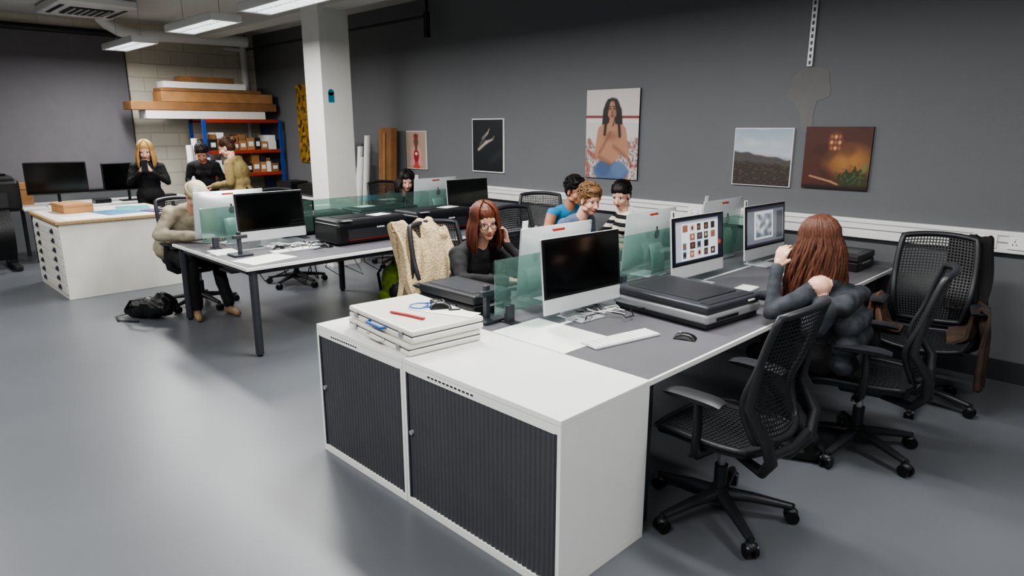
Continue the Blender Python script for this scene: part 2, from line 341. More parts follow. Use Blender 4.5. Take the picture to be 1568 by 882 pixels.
for sy in (-.36,.36): g.box((0,sy,-.052),(.8,.05,.01),blk)
g.finish('ceiling_air_conditioner',(-10.7,2.7,ZC-.055))
g=G(); g.tube([(0,-.5,.2),(0,-.4,.1),(0,-.25,.02),(0,0,-.02),(0,.5,0),(0,1.7,.02)],.085,white,14); g.tube([(0,-.02,-.02),(0,.02,-.02)],.1,white,14); g.finish('ceiling_duct_pipe',(-11.7,3.6,3.17))
g=G(); g.cyl((0,0,-.7),(0,0,.12),.06,white); g.tube([(0,0,.0),(0,-.25,.02),(.0,-.35,.02)],.035,white,10); g.cyl((0,0,-2.2),(0,0,-.7),.03,white); g.finish('wall_drain_pipe',(-12.2,5.45,3.1))
g=G(); g.cyl((0,0,0),(5.2,0,0),.02,blk2,n=10); g.cyl((0,0,0),(0,0,.25),.015,blk2,n=8); g.cyl((2.6,0,0),(2.6,0,.25),.015,blk2,n=8); g.cyl((5.2,0,0),(5.2,0,.25),.02,blk2,n=8); g.box((5.2,.0,-.1),(.06,.06,.3),blk2,bev=.005); g.finish('ceiling_rail',(-12.2,5.5,3.12))
g=G(); g.box((0,0,0),(9,.28,.2),MC['ceiling_white'],bev=.01); g.finish('ceiling_beam',(-7.7,4.6,ZC-.1))
# ---------- cabinets
def cabinet(name,w,loc):
    g=G(); d=.57;h=.74
    for s in (-1,1): g.box((s*(w/2-.009),0,(h-.025)/2+.02),(.018,d-.002,h-.065),whiteg)
    g.box((0,0,h-.0125),(w,d,.025),whiteg,bev=.003); g.box((0,0,.02),(w,d,.04),whiteg,bev=.002); g.box((0,d/2-.011,h/2),(w-.04,.018,h-.06),whiteg)
    g.box((0,-d/2+.011,h-.044),(w-.038,.018,.038),whiteg)
    wi=w-.05; n=int(wi/.026)
    def f(u,v): return (-wi/2+u*wi,-d/2+.012-.007*abs(math.sin(math.pi*u*n))**.6,.04+v*(h-.1))
    g.surf(f,n*8,1,tamb)
    for s in (-1,1): g.box((s*(wi/2),-d/2+.008,h/2-.01),(.012,.014,h-.1),legm)
    g.cyl((-wi/2+.025,-d/2-.005,h*.52),(-wi/2+.025,-d/2+.02,h*.52),.012,silver,n=14)
    g.box((w*.1-.25*w,-d/2+.001,h-.042),(w*.35,.002,.014),paper)
    for i in range(12): g.box((w*.1-.25*w-w*.15+i*w*.027,-d/2-.0005,h-.042),(w*.016,.002,.007),blk)
    return g.finish(name,loc)
cabinet('tambour_cabinet',.78,(-2.81,1.985,0)); cabinet('tambour_cabinet',.965,(-1.932,1.985,0))
# ---------- desks
def desk(y0,y1,xc,w,name='desk'):
    g=G(); L=y1-y0; z=.73
    for s in (-1,1):
        g.box((s*w/4,0,z-.0135),(w/2-.004,L,.025),MC['laminate_white'],bev=.002)
        g.box((s*w/4,0,z-.0005),(w/2-.03,L-.03,.002),deskg)
    for sx_ in (-1,1):
        for y in (-L/2+.07,0,L/2-.07):
            g.cyl((sx_*(w/2-.06),y,.02),(sx_*(w/2-.06),y,z-.026),.032,legm); g.cyl((sx_*(w/2-.06),y,0),(sx_*(w/2-.06),y,.02),.022,blk)
        g.box((sx_*(w/2-.1),0,z-.05),(.04,L-.1,.045),legm)
    for y in (-L/2+.07,0,L/2-.07): g.box((0,y,z-.05),(w-.1,.04,.045),legm)
    g.box((0,0,z-.16),(.25,L-.3,.015),legm)
    return g.finish(name,(xc,(y0+y1)/2,0))
desk(2.28,5.6,-2.28,1.64); desk(2.08,5.5,-5.73,1.6)
def divider(x,y0,y1,z1=.36):
    g=G(); L=y1-y0; n=max(1,round(L/.95))
    for i in range(n):
        a=-L/2+i*L/n; g.box((0,a+L/n/2,.06+(z1-.06)/2),(.008,L/n-.02,z1-.06),GL,bev=.001)
        for q in (.12,L/n-.12): g.box((0,a+q,.05),(.035,.05,.1),legm,bev=.004); g.box((0,a+q,.004),(.12,.06,.008),legm)
    g.finish('glass_desk_divider',(x,(y0+y1)/2,.7305))
divider(-2.5,2.36,5.5); divider(-5.98,2.15,5.4)
# ---------- computers
labm=mat('red_label','#a8402f',.5)
def imac(w,content=None,tag=None):
    g=G(); h=w*.66
    g.box((-.02,0,.005),(.19,.2,.009),alu,bev=.003)
    g.tube([(-.1,0,.008),(-.105,0,.08),(-.085,0,.2),(-.05,0,.26)],.085,alu,12,fl=(.12,1),up=(1,0,0))
    g.T=Matrix.Translation((0,0,.065))@Matrix.Rotation(rad(-5),4,'Y')
    g.box((0,0,h/2),(.014,w,h),alu,bev=.006)
    g.box((.0065,0,h*.60),(.004,w-.006,h*.785),blk,bev=.0015)
    g.box((.0088,0,h*.60),(.001,w*.93,h*.705),scr)
    g.surf(lambda u,v:(-.007-.05*max(0,(1-(2*u-1)**2))**.8*max(0,(1-(2*v-1)**4))**.8,(u-.5)*w*.99,h*.01+v*h*.98),20,14,alu)
    rm=mat('rear_mark','#202224',.2)
    g.prism([(-.0575,y,z) for y,z in poly_el(0,h*.6,.03,.034)],(-.0015,0,0),rm); g.prism([(-.0575,y,z) for y,z in poly_el(.006,h*.6+.046,.007,.013,rot=-30)],(-.0015,0,0),rm)
    if tag:
        g.box((0,tag*w/2*.9,h+.018),(.004,.045,.055),paper,bev=.001); g.prism([(s_*.0026,tag*w/2*.9+a,h+b) for s_,a,b in ((1,-.006,.005),(1,.006,.005),(1,.006,.035),(1,-.006,.035))],(.0006,0,0),blk)
        if not content: g.box((-.022,.02,h*.93),(.02,.1,.022),labm)
    if content:
        W=w*.93;Hh=h*.705;zb=h*.60-Hh/2
        g.print_(lambda u,v:(.0100,(u-.5)*W,zb+v*Hh),content,smat)
    g.T=Matrix.Identity(4); return g
c2=Paint(.58,.3,110,'#1b2330'); c2.rect(.03,.04,.9,.95,'#c9ccd2'); c2.rect(.03,.9,.9,.95,'#8d9096'); c2.rect(.03,.04,.14,.9,'#9fa3ab'); n4=c2.nz_(14,10,2); rr_=random.Random(4)
for i in range(5):
    for j in range(4):
        if rr_.random()<.85:
            x=.17+i*.145; z=.1+j*.2; w_=rr_.uniform(.07,.11); cc=rr_.choice(['#3a2d28','#7c5546','#24221f','#55606b','#a37f6c','#c9a8a0','#2c3a44']); c2.rect(x,z,x+w_,z+.16,cc); c2.el(x+w_/2,z+.08,.02,.022,rr_.choice(['#d0a890','#1c1816','#84503c']),.02)
c2.el(.94,.35,.03,.03,'#c03a2c')
c3=Paint(.58,.3,80,'#34323f'); c3.rect(.02,.05,.98,.96,'#6f737c'); c3.rect(.02,.91,.98,.96,'#3c3e44'); c3.rect(.2,.15,.7,.88,'#c9ccd0'); n4=c3.nz_(9,6,8); c3.put(((c3.u>.24)&(c3.u<.66)&(c3.v>.2)&(c3.v<.82))*np.clip(.6+n4*1.2,0,1),'#5d6570'); c3.rect(.8,.1,.96,.85,'#4a4d55')
ZD=.7305
imac(.62).finish('desktop_computer',(-2.27,2.84,ZD),-4)
imac(.62,c2,-1).finish('desktop_computer',(-2.25,4.05,ZD),-3)
imac(.62,c3,-1).finish('desktop_computer',(-2.22,5.0,ZD),-3)
for y in (3.04,4.06,5.1): imac(.62,None,1).finish('desktop_computer',(-2.68,y,ZD),180+random.uniform(-4,4))
imac(.64).finish('desktop_computer',(-5.75,2.7,ZD),0); imac(.62).finish('desktop_computer',(-5.8,5.1,ZD),0)
imac(.64,None,1).finish('desktop_computer',(-6.2,2.5,ZD),180); imac(.62,None,1).finish('desktop_computer',(-6.25,4.95,ZD),180)
def keyboard(loc,rot):
    g=G(); g.box((0,0,.006),(.12,.43,.01),alu,bev=.003)
    for r in range(5):
        for c_ in range(14): g.box((-.043+r*.0215,-.198+c_*.0305,.0125),(.017,.025,.004),paper,bev=.0015,seg=1)
    g.finish('keyboard',loc,rot)
keyboard((-1.88,2.66,ZD),-12); keyboard((-1.93,4.0,ZD),4); keyboard((-1.9,4.9,ZD),0); keyboard((-5.4,2.72,ZD),0)
def mouse(loc,rot):
    g=G(); g.slab(lambda u,v:((u-.5)*.11,(v-.5)*.06,.004+.03*max(0,1-(2*u-1)**2)**.5*max(0,1-(2*v-1)**2)**.4),lambda u,v:((u-.5)*.11,(v-.5)*.06,0),12,10,blk); g.cyl((-.03,0,.031),(-.02,0,.034),.006,silver,n=8); g.finish('computer_mouse',loc,rot)
mouse((-1.66,2.9,ZD),20); mouse((-1.75,4.4,ZD),0); mouse((-5.35,3.0,ZD),10)
g=G(); random.seed(8)
for i in range(9):
    p=Vector((random.uniform(-2.4,-2.2),random.uniform(2.75,3.1),.745)); P=[p.copy()]
    for k in range(7): p=p+Vector((random.uniform(-.09,.09),random.uniform(-.09,.1),0)); p.x=min(max(p.x,-2.45),-2.05); P.append(Vector((p.x,p.y,.738+random.random()*.05)))
    g.tube([q-Vector((-2.25,2.9,0)) for q in P],.0035,[paper,blk,silver][i%3],6)
g.finish('computer_cables',(-2.25,2.9,0))
g=G()
for i in range(8):
    p=Vector((random.uniform(-.15,.15),random.uniform(-.2,.3),0.008)); P=[p.copy()]
    for k in range(7): p=p+Vector((random.uniform(-.08,.08),random.uniform(-.09,.09),0)); P.append(Vector((p.x,p.y,.006+random.random()*.04)))
    g.tube(P,.004,[blk,paper][i%2],6)
g.finish('computer_cables',(-5.45,3.0-.35,ZD+.001))
g=G()
for i in range(6):
    P=[(random.uniform(-.2,.2),-.5+i*.2,-.0),(random.uniform(-.2,.2),-.45+i*.2,-.18),(random.uniform(-.2,.2),-.4+i*.2,-.25),(random.uniform(-.2,.2),-.3+i*.2,-.12)]
    g.tube(P,.005,blk,6)
g.finish('hanging_cables',(-5.6,3.0,.66))
# ---------- scanners / printers
def scanner_flat():
    g=G(); L,W=.66,.5
    g.box((0,0,.022),(L-.02,W-.02,.03),blk2,bev=.008,seg=3); g.box((.0,0,.062),(L+.006,W+.006,.055),silver,bev=.016,seg=3)
    g.box((0,0,.112),(L,W,.045),legm,bev=.014,seg=3); g.box((-.03,0,.135),(L*.74,W*.74,.012),blk2,bev=.005); g.box((L*.42,0,.136),(.06,W*.84,.006),blk2,bev=.002)
    g.box((L/2+.004,-W*.15,.055),(.006,.2,.018),blk,bev=.002); g.box((L/2-.0,W*.3,.112),(.01,.06,.008),paper)
    for s in (-1,1): g.box((s*.27,-.2,.005),(.03,.03,.01),blk); g.box((s*.27,.2,.005),(.03,.03,.01),blk)
    g.box((-L/2+.01,0,.09),(.05,W*.7,.09),blk2,bev=.01)
    return g
scanner_flat().finish('flatbed_scanner',(-1.94,3.36,ZD),-6)
def scanner_thin(w=.5,d=.3,h=.13):
    g=G(); g.box((0,0,h*.28),(w,d,h*.55),blk,bev=.012,seg=3); g.box((0,0,h*.78),(w,d,h*.42),blk2,bev=.012,seg=3); g.box((0,0,h*.99+.001),(w*.8,d*.7,.003),legm); g.box((0,-d/2-.002,h*.4),(w*.4,.004,.012),legm); g.box((w/2+.001,0,h*.45),(.003,d*.5,.012),silver); return g
scanner_thin().finish('document_scanner',(-2.93,2.53,ZD),0); scanner_thin(.36,.36,.13).finish('document_scanner',(-1.78,5.38,ZD),0)
def printer(w=.78,d=.42,h=.23):
    g=G()
    g.box((0,0,h*.42+.01),(d,w,h*.8),blk,bev=.022,seg=3); g.box((-.02,0,h*.88),(d*.9,w*.97,h*.22),blk2,bev=.02,seg=3)
    g.box((-.03,0,h*.995),(d*.5,w*.7,.006),blk,bev=.002); g.box((d/2+.001,0,h*.2),(.004,w*.7,.004),redm); g.box((d/2+.001,0,h*.42),(.004,w*.72,.09),blk2,bev=.001)
    for i in range(5): g.box((d/2+.004,w*.04+i*.017,h*.62),(.002,.011,.013),paper)
    g.box((d/2-.02,-w*.36,h*.97),(.04,.1,.006),silver); g.box((.05,w*.2,h+.003),(.14,.2,.002),paper,rot=(0,0,12))
    for s in (-1,1): g.box((0,s*w*.4,.005),(d*.7,.04,.01),blk)
    return g
printer().finish('photo_printer',(-5.48,3.46,ZD)); printer(.74).finish('photo_printer',(-5.48,4.33,ZD))
printer(.8,.42,.2).finish('photo_printer',(-6.28,3.35,ZD),180); printer(.78,.42,.2).finish('photo_printer',(-6.28,4.2,ZD),180)
# ---------- things on cabinet
def portfolio_box(w,d,h):
    g=G(); ivory=mat('ivory_plastic','#dedcd2',.35,var=.03)
    g.box((0,0,h*.27),(w,d,h*.5),ivory,bev=.012,seg=3); g.box((0,0,h*.77),(w,d,h*.44),ivory,bev=.012,seg=3); g.box((0,0,h*.52),(w-.012,d-.012,.006),blk2)
    g.tube([(-.08,-d/2,h*.5),(-.07,-d/2-.025,h*.5),(.07,-d/2-.025,h*.5),(.08,-d/2,h*.5)],.007,bluem if h>.062 else ivory,8)
    for x in (-.22,.22): g.box((x,-d/2-.003,h*.5),(.03,.008,h*.5),silver,bev=.002)
    return g
portfolio_box(.62,.42,.06).finish('lightbox_case',(-2.68,1.96,.7405),-6); portfolio_box(.62,.42,.066).finish('lightbox_case',(-2.67,1.965,.8015),-5)
g=G(); g.tube([(-.11,0,0),(0,.005,0),(.11,0,0)],.011,redm,8,fl=(.5,1)); g.finish('red_marker',(-2.6,1.87,.874),10)
g=G(); P=[(.05*math.cos(t*.7)+.03*t/6,.06*math.sin(t*.7),.003+.001*t) for t in range(14)]; g.tube(P,.0035,bluem,6); g.finish('blue_cable',(-2.72,2.02,.868))
mouse((-2.6,2.08,.871),60)
g=G(); P=[(.035*math.cos(t*.6),.03*math.sin(t*.6),.005+.0012*t) for t in range(24)]+[(.08,.02,.01),(.13,-.02,.006),(.16,.03,.006)]; g.tube(P,.004,blk,6); g.finish('black_cable',(-2.66,2.1,.868))
g=G(); g.box((0,0,.001),(.28,.1,.002),paper); g.finish('paper_sheet',(-2.5,2.07,.868),20)
def sheet(loc,w,d,rot,name='paper_sheet',m=paper,h=.002): 
    g=G(); g.box((0,0,h/2),(w,d,h),m); g.finish(name,loc,rot)
sheet((-2.19,2.47,.7312),.5,.36,0); sheet((-2.86,2.32,.7312),.4,.07,0); sheet((-5.2,2.35,.7312),.3,.42,12); sheet((-5.75,2.25,.7312),.3,.21,-5)
sheet((-1.75,4.75,.7312),.21,.3,10,'notebook',card2,.012); sheet((-1.7,4.6,.7312),.2,.28,-8,'notebook',mat('teal','#2e7f86'),.014); sheet((-1.62,4.2,.7312),.2,.28,5,'notebook',paper,.01)
for loc in ((-5.5,2.28,ZD),(-2.62,2.42,ZD)):
    g=G(); g.box((0,0,.01),(.16,.16,.015),legm,bev=.003); g.box((0,0,.1),(.03,.03,.2),legm,bev=.004); g.box((.02,0,.16),(.03,.12,.03),legm,bev=.004); g.finish('divider_bracket',loc)
# ---------- office chair
ck=mat('chair_plastic','#2b2c30',.42,.1,var=.08); cm=mat('chair_mesh','#1f2023',.5,var=.1)
def chairmesh():
    g=G()
    for i in range(5):
        a=2*math.pi*i/5; c,s=math.cos(a),math.sin(a)
        g.tube([(.02*c,.02*s,.115),(.15*c,.15*s,.105),(.32*c,.32*s,.078)],[.036,.028,.02],ck,10,fl=(.8,1))
        x,y=.325*c,.325*s
        g.cyl((x,y,.05),(x,y,.09),.012,ck,n=10)
        for o in (-.018,.018):
            px,py=x-s*o,y+c*o; g.cyl((px-s*.009,py+c*.009,.031),(px+s*.009,py-c*.009,.031),.031,blk,n=18)
        g.ell((x,y,.052),(.03,.026,.022),ck,nu=12,nv=8)
    g.cyl((0,0,.08),(0,0,.15),.042,ck); g.cyl((0,0,.14),(0,0,.26),.03,ck); g.cyl((0,0,.25),(0,0,.37),.018,silver,n=14)
    g.box((-.02,0,.385),(.26,.17,.06),ck,bev=.02,seg=3); g.tube([(0,.08,.385),(.02,.2,.38),(.02,.25,.38)],.008,ck,8)
    def sq(u,v):
        a,b=2*u-1,2*v-1; return a*math.sqrt(1-b*b*.28),b*math.sqrt(1-a*a*.28)
    def top(u,v):
        a,b=sq(u,v); return (.01+.25*a,.25*b,.47-.022*(1-b*b)*(1-.3*a)-(.05*max(0,a-.35)**1.6)+.012*max(0,-a-.5))
    def bot(u,v): p=top(u,v); e=max(abs(2*u-1),abs(2*v-1)); return (p[0]*.97,p[1]*.96,p[2]-.035-.012*(1-e))
    g.slab(top,bot,22,22,cm)
    g.tube([top(u,0) for u in np.linspace(0,1,14)]+[top(1,v) for v in np.linspace(0.07,1,14)]+[top(u,1) for u in np.linspace(.93,0,14)]+[top(0,v) for v in np.linspace(.93,.07,14)],.012,ck,8,closed=True)
    for i in range(3,20,1):
        for j in range(3,20,1):
            p=top(i/22,j/22); g.box((p[0],p[1],p[2]+.001),(.014,.014,.006),ck)
    def bk(u,v):
        a,b=2*u-1,2*v-1; a2,b2=a*math.sqrt(1-b*b*.22),b*math.sqrt(1-a*a*.12)
        z=.79+.29*b2; w=.225+.012*b2
        x=-.285+.045*math.exp(-((z-.66)/.11)**2)-.26*max(0,z-.74)**1.25*1.0+.055*(a2*a2)
        return (x,a2*w,z)
    g.perf(bk,24,30,cm,.58)
    U=[bk(u,0) for u in np.linspace(0,1,14)]+[bk(1,v) for v in np.linspace(.06,1,18)]+[bk(u,1) for u in np.linspace(.93,0,14)]+[bk(0,v) for v in np.linspace(.94,.06,16)]
    g.tube(U,.017,ck,8,closed=True,fl=(1,1.1))
    for s in (-1,1):
        g.tube([bk(.5+s*.5,.75),(bk(.5+s*.5,.4)[0]-.02,s*.24,.68),(-.3,s*.225,.56),(-.31,s*.18,.45),(-.25,s*.12,.36),(-.1,s*.06,.37)],[.012,.02,.026,.026,.024,.02],ck,10)
        g.tube([(-.02,s*.08,.385),(-.0,s*.22,.39),(-.02,s*.275,.43),(-.03,s*.285,.55),(-.02,s*.28,.66)],[.018,.022,.026,.026,.022],ck,10,fl=(1.4,.7))
        g.slab(lambda u,v:(.0+(u-.5)*.27,s*.275+(v-.5)*.1*(1-.25*(2*u-1)**4),.69-.014*(2*u-1)**4-.008*(2*v-1)**2),lambda u,v:(.0+(u-.5)*.25,s*.275+(v-.5)*.085*(1-.25*(2*u-1)**4),.66),12,6,ck)
    g.tube([(-.3,-.17,.47),(-.315,0,.46),(-.3,.17,.47)],.02,ck,10)
    return g.mesh('office_chair')
CH=chairmesh()
def chair(x,y,h): return put(CH,'office_chair',(x,y,0),h)
chair(-1.3,2.67,178); chair(-1.08,3.82,192); chair(-1.04,4.82,-80)
chair(-3.66,3.1,-4); chair(-3.95,4.25,0); chair(-4.75,5.15,-50)
chair(-6.93,2.44,8); chair(-7.15,3.6,8); chair(-7.25,5.1,0)
# ---------- heads, hands, people
def npv(v): return np.array(v,float)
def head(g,M,skin,hm,style,neckbase,length=.3,glasses=False):
    R=np.array(M.to_3x3()); o=np.array(M.translation)
    t=lambda p:o+R@npv(p)
    rr=R
    pr=[E(t((-.012,0,.028)),(.094,.075,.082),skin,rr),E(t((.02,0,-.035)),(.068,.06,.078),skin,rr),E(t((.05,0,-.09)),(.032,.03,.024),skin,rr)]
    for s in (-1,1):
        pr+=[E(t((.05,s*.034,-.034)),(.032,.027,.03),skin,rr),E(t((.069,s*.028,.021)),(.012,.026,.008),skin,rr),E(t((-.002,s*.079,-.012)),(.018,.008,.03),skin,rr),E(t((.1,s*.011,-.038)),(.009,.008,.008),skin,rr),E(t((.01,s*.045,-.07)),(.04,.02,.022),skin,rr)]
    pr+=[C(t((.08,0,.006)),t((.105,0,-.034)),.008,.012,skin),E(t((.085,0,-.06)),(.012,.023,.005),lipm,rr),E(t((.083,0,-.069)),(.012,.019,.006),lipm,rr)]
    nb=npv(neckbase); pr+=[C(t((-.025,0,-.06)),nb,.052,.056,skin)]
    g.add(*[x for x in fuse(pr,.0055,2)],True)
    g.T=M
    for s in (-1,1):
        g.ell((.064,s*.031,0),(.0125,.0145,.0095),eyew,nu=12,nv=8); g.ell((.0745,s*.031,0),(.0035,.0062,.0062),iris,nu=10,nv=6)
        g.tube([(.071,s*.014,.020),(.077,s*.03,.026),(.065,s*.05,.021)],[.003,.004,.002],hm,6)
        g.tube([(.072,s*.017,.006),(.0765,s*.031,.010),(.069,s*.046,.004)],.002,h_black,6)
        if glasses:
            P=[(.094,s*(.033+.026*math.cos(a)),-.004+.021*math.sin(a)) for a in np.linspace(0,2*math.pi,16,endpoint=False)]
            g.tube(P,.0022,blk,6,closed=True); g.tube([(.094,s*.058,.004),(.04,s*.08,.006),(-.02,s*.082,.0)],.002,blk,6)
    if glasses: g.tube([(.096,-.008,.0),(.1,0,.002),(.096,.008,.0)],.002,blk,6)
    g.T=Matrix.Identity(4)
    if style=='beanie':
        km=mat('knit_cream','#d6cbb2',.95,var=.15,vs=70,bump=.8,bs=120); km2=mat('knit_brim','#b8aa8c',.95,var=.2,vs=70,bump=.8,bs=120)
        g.add(*fuse([E(t((-.012,0,.066)),(.108,.09,.084),km,rr),E(t((-.045,0,.0)),(.078,.083,.07),h_brown,rr)],.007,2),True); g.T=M
        g.tube([(-.012+.112*math.cos(a),.092*math.sin(a),.05) for a in np.linspace(0,2*math.pi,24,endpoint=False)],.02,km2,8,closed=True,fl=(1.2,.7),up=(0,0,1)); g.box((.106,0,.056),(.006,.036,.024),blk); g.T=Matrix.Identity(4); return
    cap=[E(t((-.022,0,.052)),(.1,.086,.086),hm,rr),E(t((-.045,0,.0)),(.078,.08,.08),hm,rr)]
    if style=='bun': cap+=[E(t((-.13,0,.06)),(.042,.042,.04),hm,rr)]
    if style in('curly','short'): cap+=[E(t((.025,0,.1)),(.062,.07,.034),hm,rr)]
    if style in('long','straight'):
        dn=npv((0,0,-1))
        for a in (-1,0,1):
            p0=t((-.055,a*.045,-.02)); p1=p0+dn*length*.75+R@npv((-.02,a*.02,0)); cap.append(C(p0,p1,.05,.03,hm))
        for s in (-1,1):
            p0=t((.0,s*.083,-.01)); cap.append(C(p0,p0+dn*length*.6+R@npv((.0,s*.01,0)),.022,.018,hm))
    g.add(*fuse(cap,.007,3,.004,40,(hm,)),True)
    rs=random.Random(5)
    if style in('long','straight'):
        for i in range(190):
            az=rad(rs.uniform(46,314)); P=[];
            jit=rs.uniform(-.004,.006)
            for el in (84,62,38,12,-8):
                e=rad(el); P.append(t((-.018+(.102+jit)*math.cos(e)*math.cos(az),(.091+jit)*math.cos(e)*math.sin(az),.047+(.092+jit)*math.sin(e))))
            q=P[-1]; out=R@npv((math.cos(az),math.sin(az),0)); out[2]=0; Ls=length*rs.uniform(.8,1.05); wv=rs.uniform(0,6)
            for k in range(1,8):
                f=k/7; ww=.014 if style=='long' else .002
                P.append(q+npv((0,0,-Ls*f))+out*((.045 if style=='long' else .025)*math.sin(f*2.4))+npv((math.sin(wv+f*7)*ww,math.cos(wv+f*6)*ww,0)))
            n=len(P); g.tube(P,[.006]+[.010]*(n-3)+[.007,.002],hm,5)
    elif style in('curly','short','bun'):
        L=.03 if style!='curly' else .045
        for i in range(260 if style!='bun' else 160):
            az=rad(rs.uniform(38,322)) if rs.random()<.7 else rad(rs.uniform(0,360)); el=rad(rs.uniform(-15,88)) if abs(math.cos(az))<.8 or math.cos(az)<0 else rad(rs.uniform(46,88))
            n0=npv((math.cos(el)*math.cos(az),math.cos(el)*math.sin(az),math.sin(el))); p=npv((-.022,0,.052))+n0*npv((.1,.086,.086))
            d=npv((rs.uniform(-1,1),rs.uniform(-1,1),rs.uniform(-1,1))); d-=n0*(d@n0); d/=np.linalg.norm(d)
            if style=='bun': d=npv((-1,0,.2))-n0*(npv((-1,0,.2))@n0)
            li=.003 if style=='bun' else rs.uniform(.006,.02)
            g.tube([t(p),t(p+d*L*.5+n0*li),t(p+d*L+n0*li*.4)],[.006,.006,.002],hm,5)
def hand(g,wr,dr,pn,skin,side,curl=.35,sc=1.0):
    x=npv(dr)/np.linalg.norm(dr); z=-npv(pn); z=z-x*(z@x); z/=np.linalg.norm(z); y=np.cross(z,x)*side
    wr=npv(wr); f=lambda p:wr+sc*(x*p[0]+y*p[1]+z*p[2]); pr=[]
    R=np.array([x,y,z]).T
    pr.append(E(f((.045,0,0)),(.05*sc,.036*sc,.014*sc),skin,R)); pr.append(C(f((-.03,0,0)),f((.02,0,0)),.024*sc,.022*sc,skin))
    for k,(yy,L) in enumerate(((.03,.068),(.010,.078),(-.011,.072),(-.031,.056))):
        p=npv((.08-abs(yy)*.25,yy,0)); pr.append(C(f((.03,yy*.6,0)),f(p),.011*sc,.0095*sc,skin)); a=curl*.6; rr=.0088
        for j,fr in enumerate((.45,.3,.25)):
            q=p+npv((math.cos(a),yy*.6,-math.sin(a)))*L*fr; pr.append(C(f(p),f(q),rr*sc,(rr-.0009)*sc,skin)); p=q; a+=curl*(1+.1*k); rr-=.0009
    pr+=[C(f((.012,.02,-.004)),f((.045,.048,-.014)),.014*sc,.011*sc,skin),C(f((.045,.048,-.014)),f((.07,.055,-.026)),.010*sc,.009*sc,skin),C(f((.07,.055,-.026)),f((.09,.052,-.036)),.009*sc,.007*sc,skin)]
    g.add(*fuse(pr,.0042,1),True)
def person(name,loc,hd,J,skin,shirt,trous,shoe,hm,style,hy=0,hp=0,hr=0,fem=True,length=.3,glasses=False,hands=None,extra=(),loose=1.0,shcol=None,sleeve=None,vox=.0125):
    g=G(); P={k:npv(v) for k,v in J.items()}; pel,che,nk,hdp=P['pelvis'],P['chest'],P['neck'],P['head']
    sw=.158 if fem else .18
    def frame(a,b):
        z=b-a; z/=np.linalg.norm(z); y=npv((0,1,0)); x=np.cross(y,z); x/=np.linalg.norm(x); return np.array([x,np.cross(z,x),z]).T
    R1=frame(pel,che); R2=frame(che,nk); lo=loose; pr=[]
    mid=(pel+che)/2
    pr+=[E(pel,(.125*lo,.165,.12),trous,R1),E(mid,(.105*lo,.135*lo,.15),shirt,R1),E(che,(.118*lo,.155*lo,.17),shirt,R2),E(che*.45+nk*.55,(.1*lo,.16,.1),shirt,R2)]
    for s,n in ((1,'l'),(-1,'r')):
        S=nk+R2@npv((-.005,s*sw,-.065)); 
        if 'sh_'+n in P: S=P['sh_'+n]
        sc=shcol or shirt; sl=sleeve or shirt
        pr+=[C(nk+R2@npv((0,s*.03,-.04)),S,.055,.058*lo,sc),C(S,P['el_'+n],.054*lo,.043*lo,sl),C(P['el_'+n],P['wr_'+n],.042*lo,.031*lo,sl)]
        H=pel+npv((.0,s*.085,-.02)); pr+=[C(H,P['kn_'+n],.09,.062,trous),C(P['kn_'+n],P['an_'+n]+npv((0,0,.03)),.06,.045 if lo<1.1 else .058,trous)]
        an=P['an_'+n]; d=P['to_'+n]-an; d[2]=0; d/=np.linalg.norm(d)
        a0=npv((an[0],an[1],.042)); pr+=[C(a0-d*.03,a0+d*.1,.041,.036,shoe),C(a0+d*.1,a0+d*.17-npv((0,0,.008)),.036,.03,shoe),C(an+npv((0,0,.02)),a0,.04,.04,shoe)]
        if fem: pr.append(E(che+R2@npv((.085,s*.06,.03)),(.05,.055,.055),shirt,R2))
    if shcol: pr.append(E(nk+R2@npv((-.01,0,-.06)),(.085,.13,.05),shcol,R2))
    pr+=list(extra)
    g.add(*fuse(pr,vox,4,.012,9,(shirt,trous,sleeve or shirt)),True)
    M=Matrix.Translation(hdp)@Matrix.Rotation(rad(hy),4,'Z')@Matrix.Rotation(rad(hp),4,'Y')@Matrix.Rotation(rad(hr),4,'X')
    head(g,M,skin,hm,style,nk-npv((0,0,.03)),length,glasses)
    hands=hands or {}
    for s,n in ((1,'l'),(-1,'r')):
        hh=hands.get(n,{}); d=hh.get('d',P['wr_'+n]-P['el_'+n]); hand(g,P['wr_'+n]+npv(d)/np.linalg.norm(d)*.015,d,hh.get('n',(0,0,-1)),skin,-s,hh.get('c',.35))
    return g.finish(name,(loc[0],loc[1],0),hd)
def seat(**k):
    J=dict(pelvis=(0,0,.57),chest=(.05,0,.86),neck=(.09,0,1.03),head=(.13,0,1.18),kn_l=(.42,.12,.53),kn_r=(.42,-.12,.53),an_l=(.42,.13,.09),an_r=(.42,-.13,.09),to_l=(.6,.14,.03),to_r=(.6,-.14,.03),el_l=(.18,.26,.8),el_r=(.18,-.26,.8),wr_l=(.4,.14,.8),wr_r=(.4,-.14,.8)); J.update(k); return J
person('woman_wearing_glasses',(-3.6,3.1),-4,seat(chest=(.1,0,.83),neck=(.18,0,.98),head=(.25,.01,1.14),el_l=(.54,.22,.785),wr_l=(.36,.115,.985),el_r=(.32,-.25,.79),wr_r=(.54,-.05,.79)),skinA,k_black,k_black,shoe_k,h_red,'straight',hy=-22,hp=8,hr=6,length=.22,glasses=True,hands={'l':dict(d=(-.25,-.12,1),n=(-.2,-1,0),c=.5)},loose=1.12)
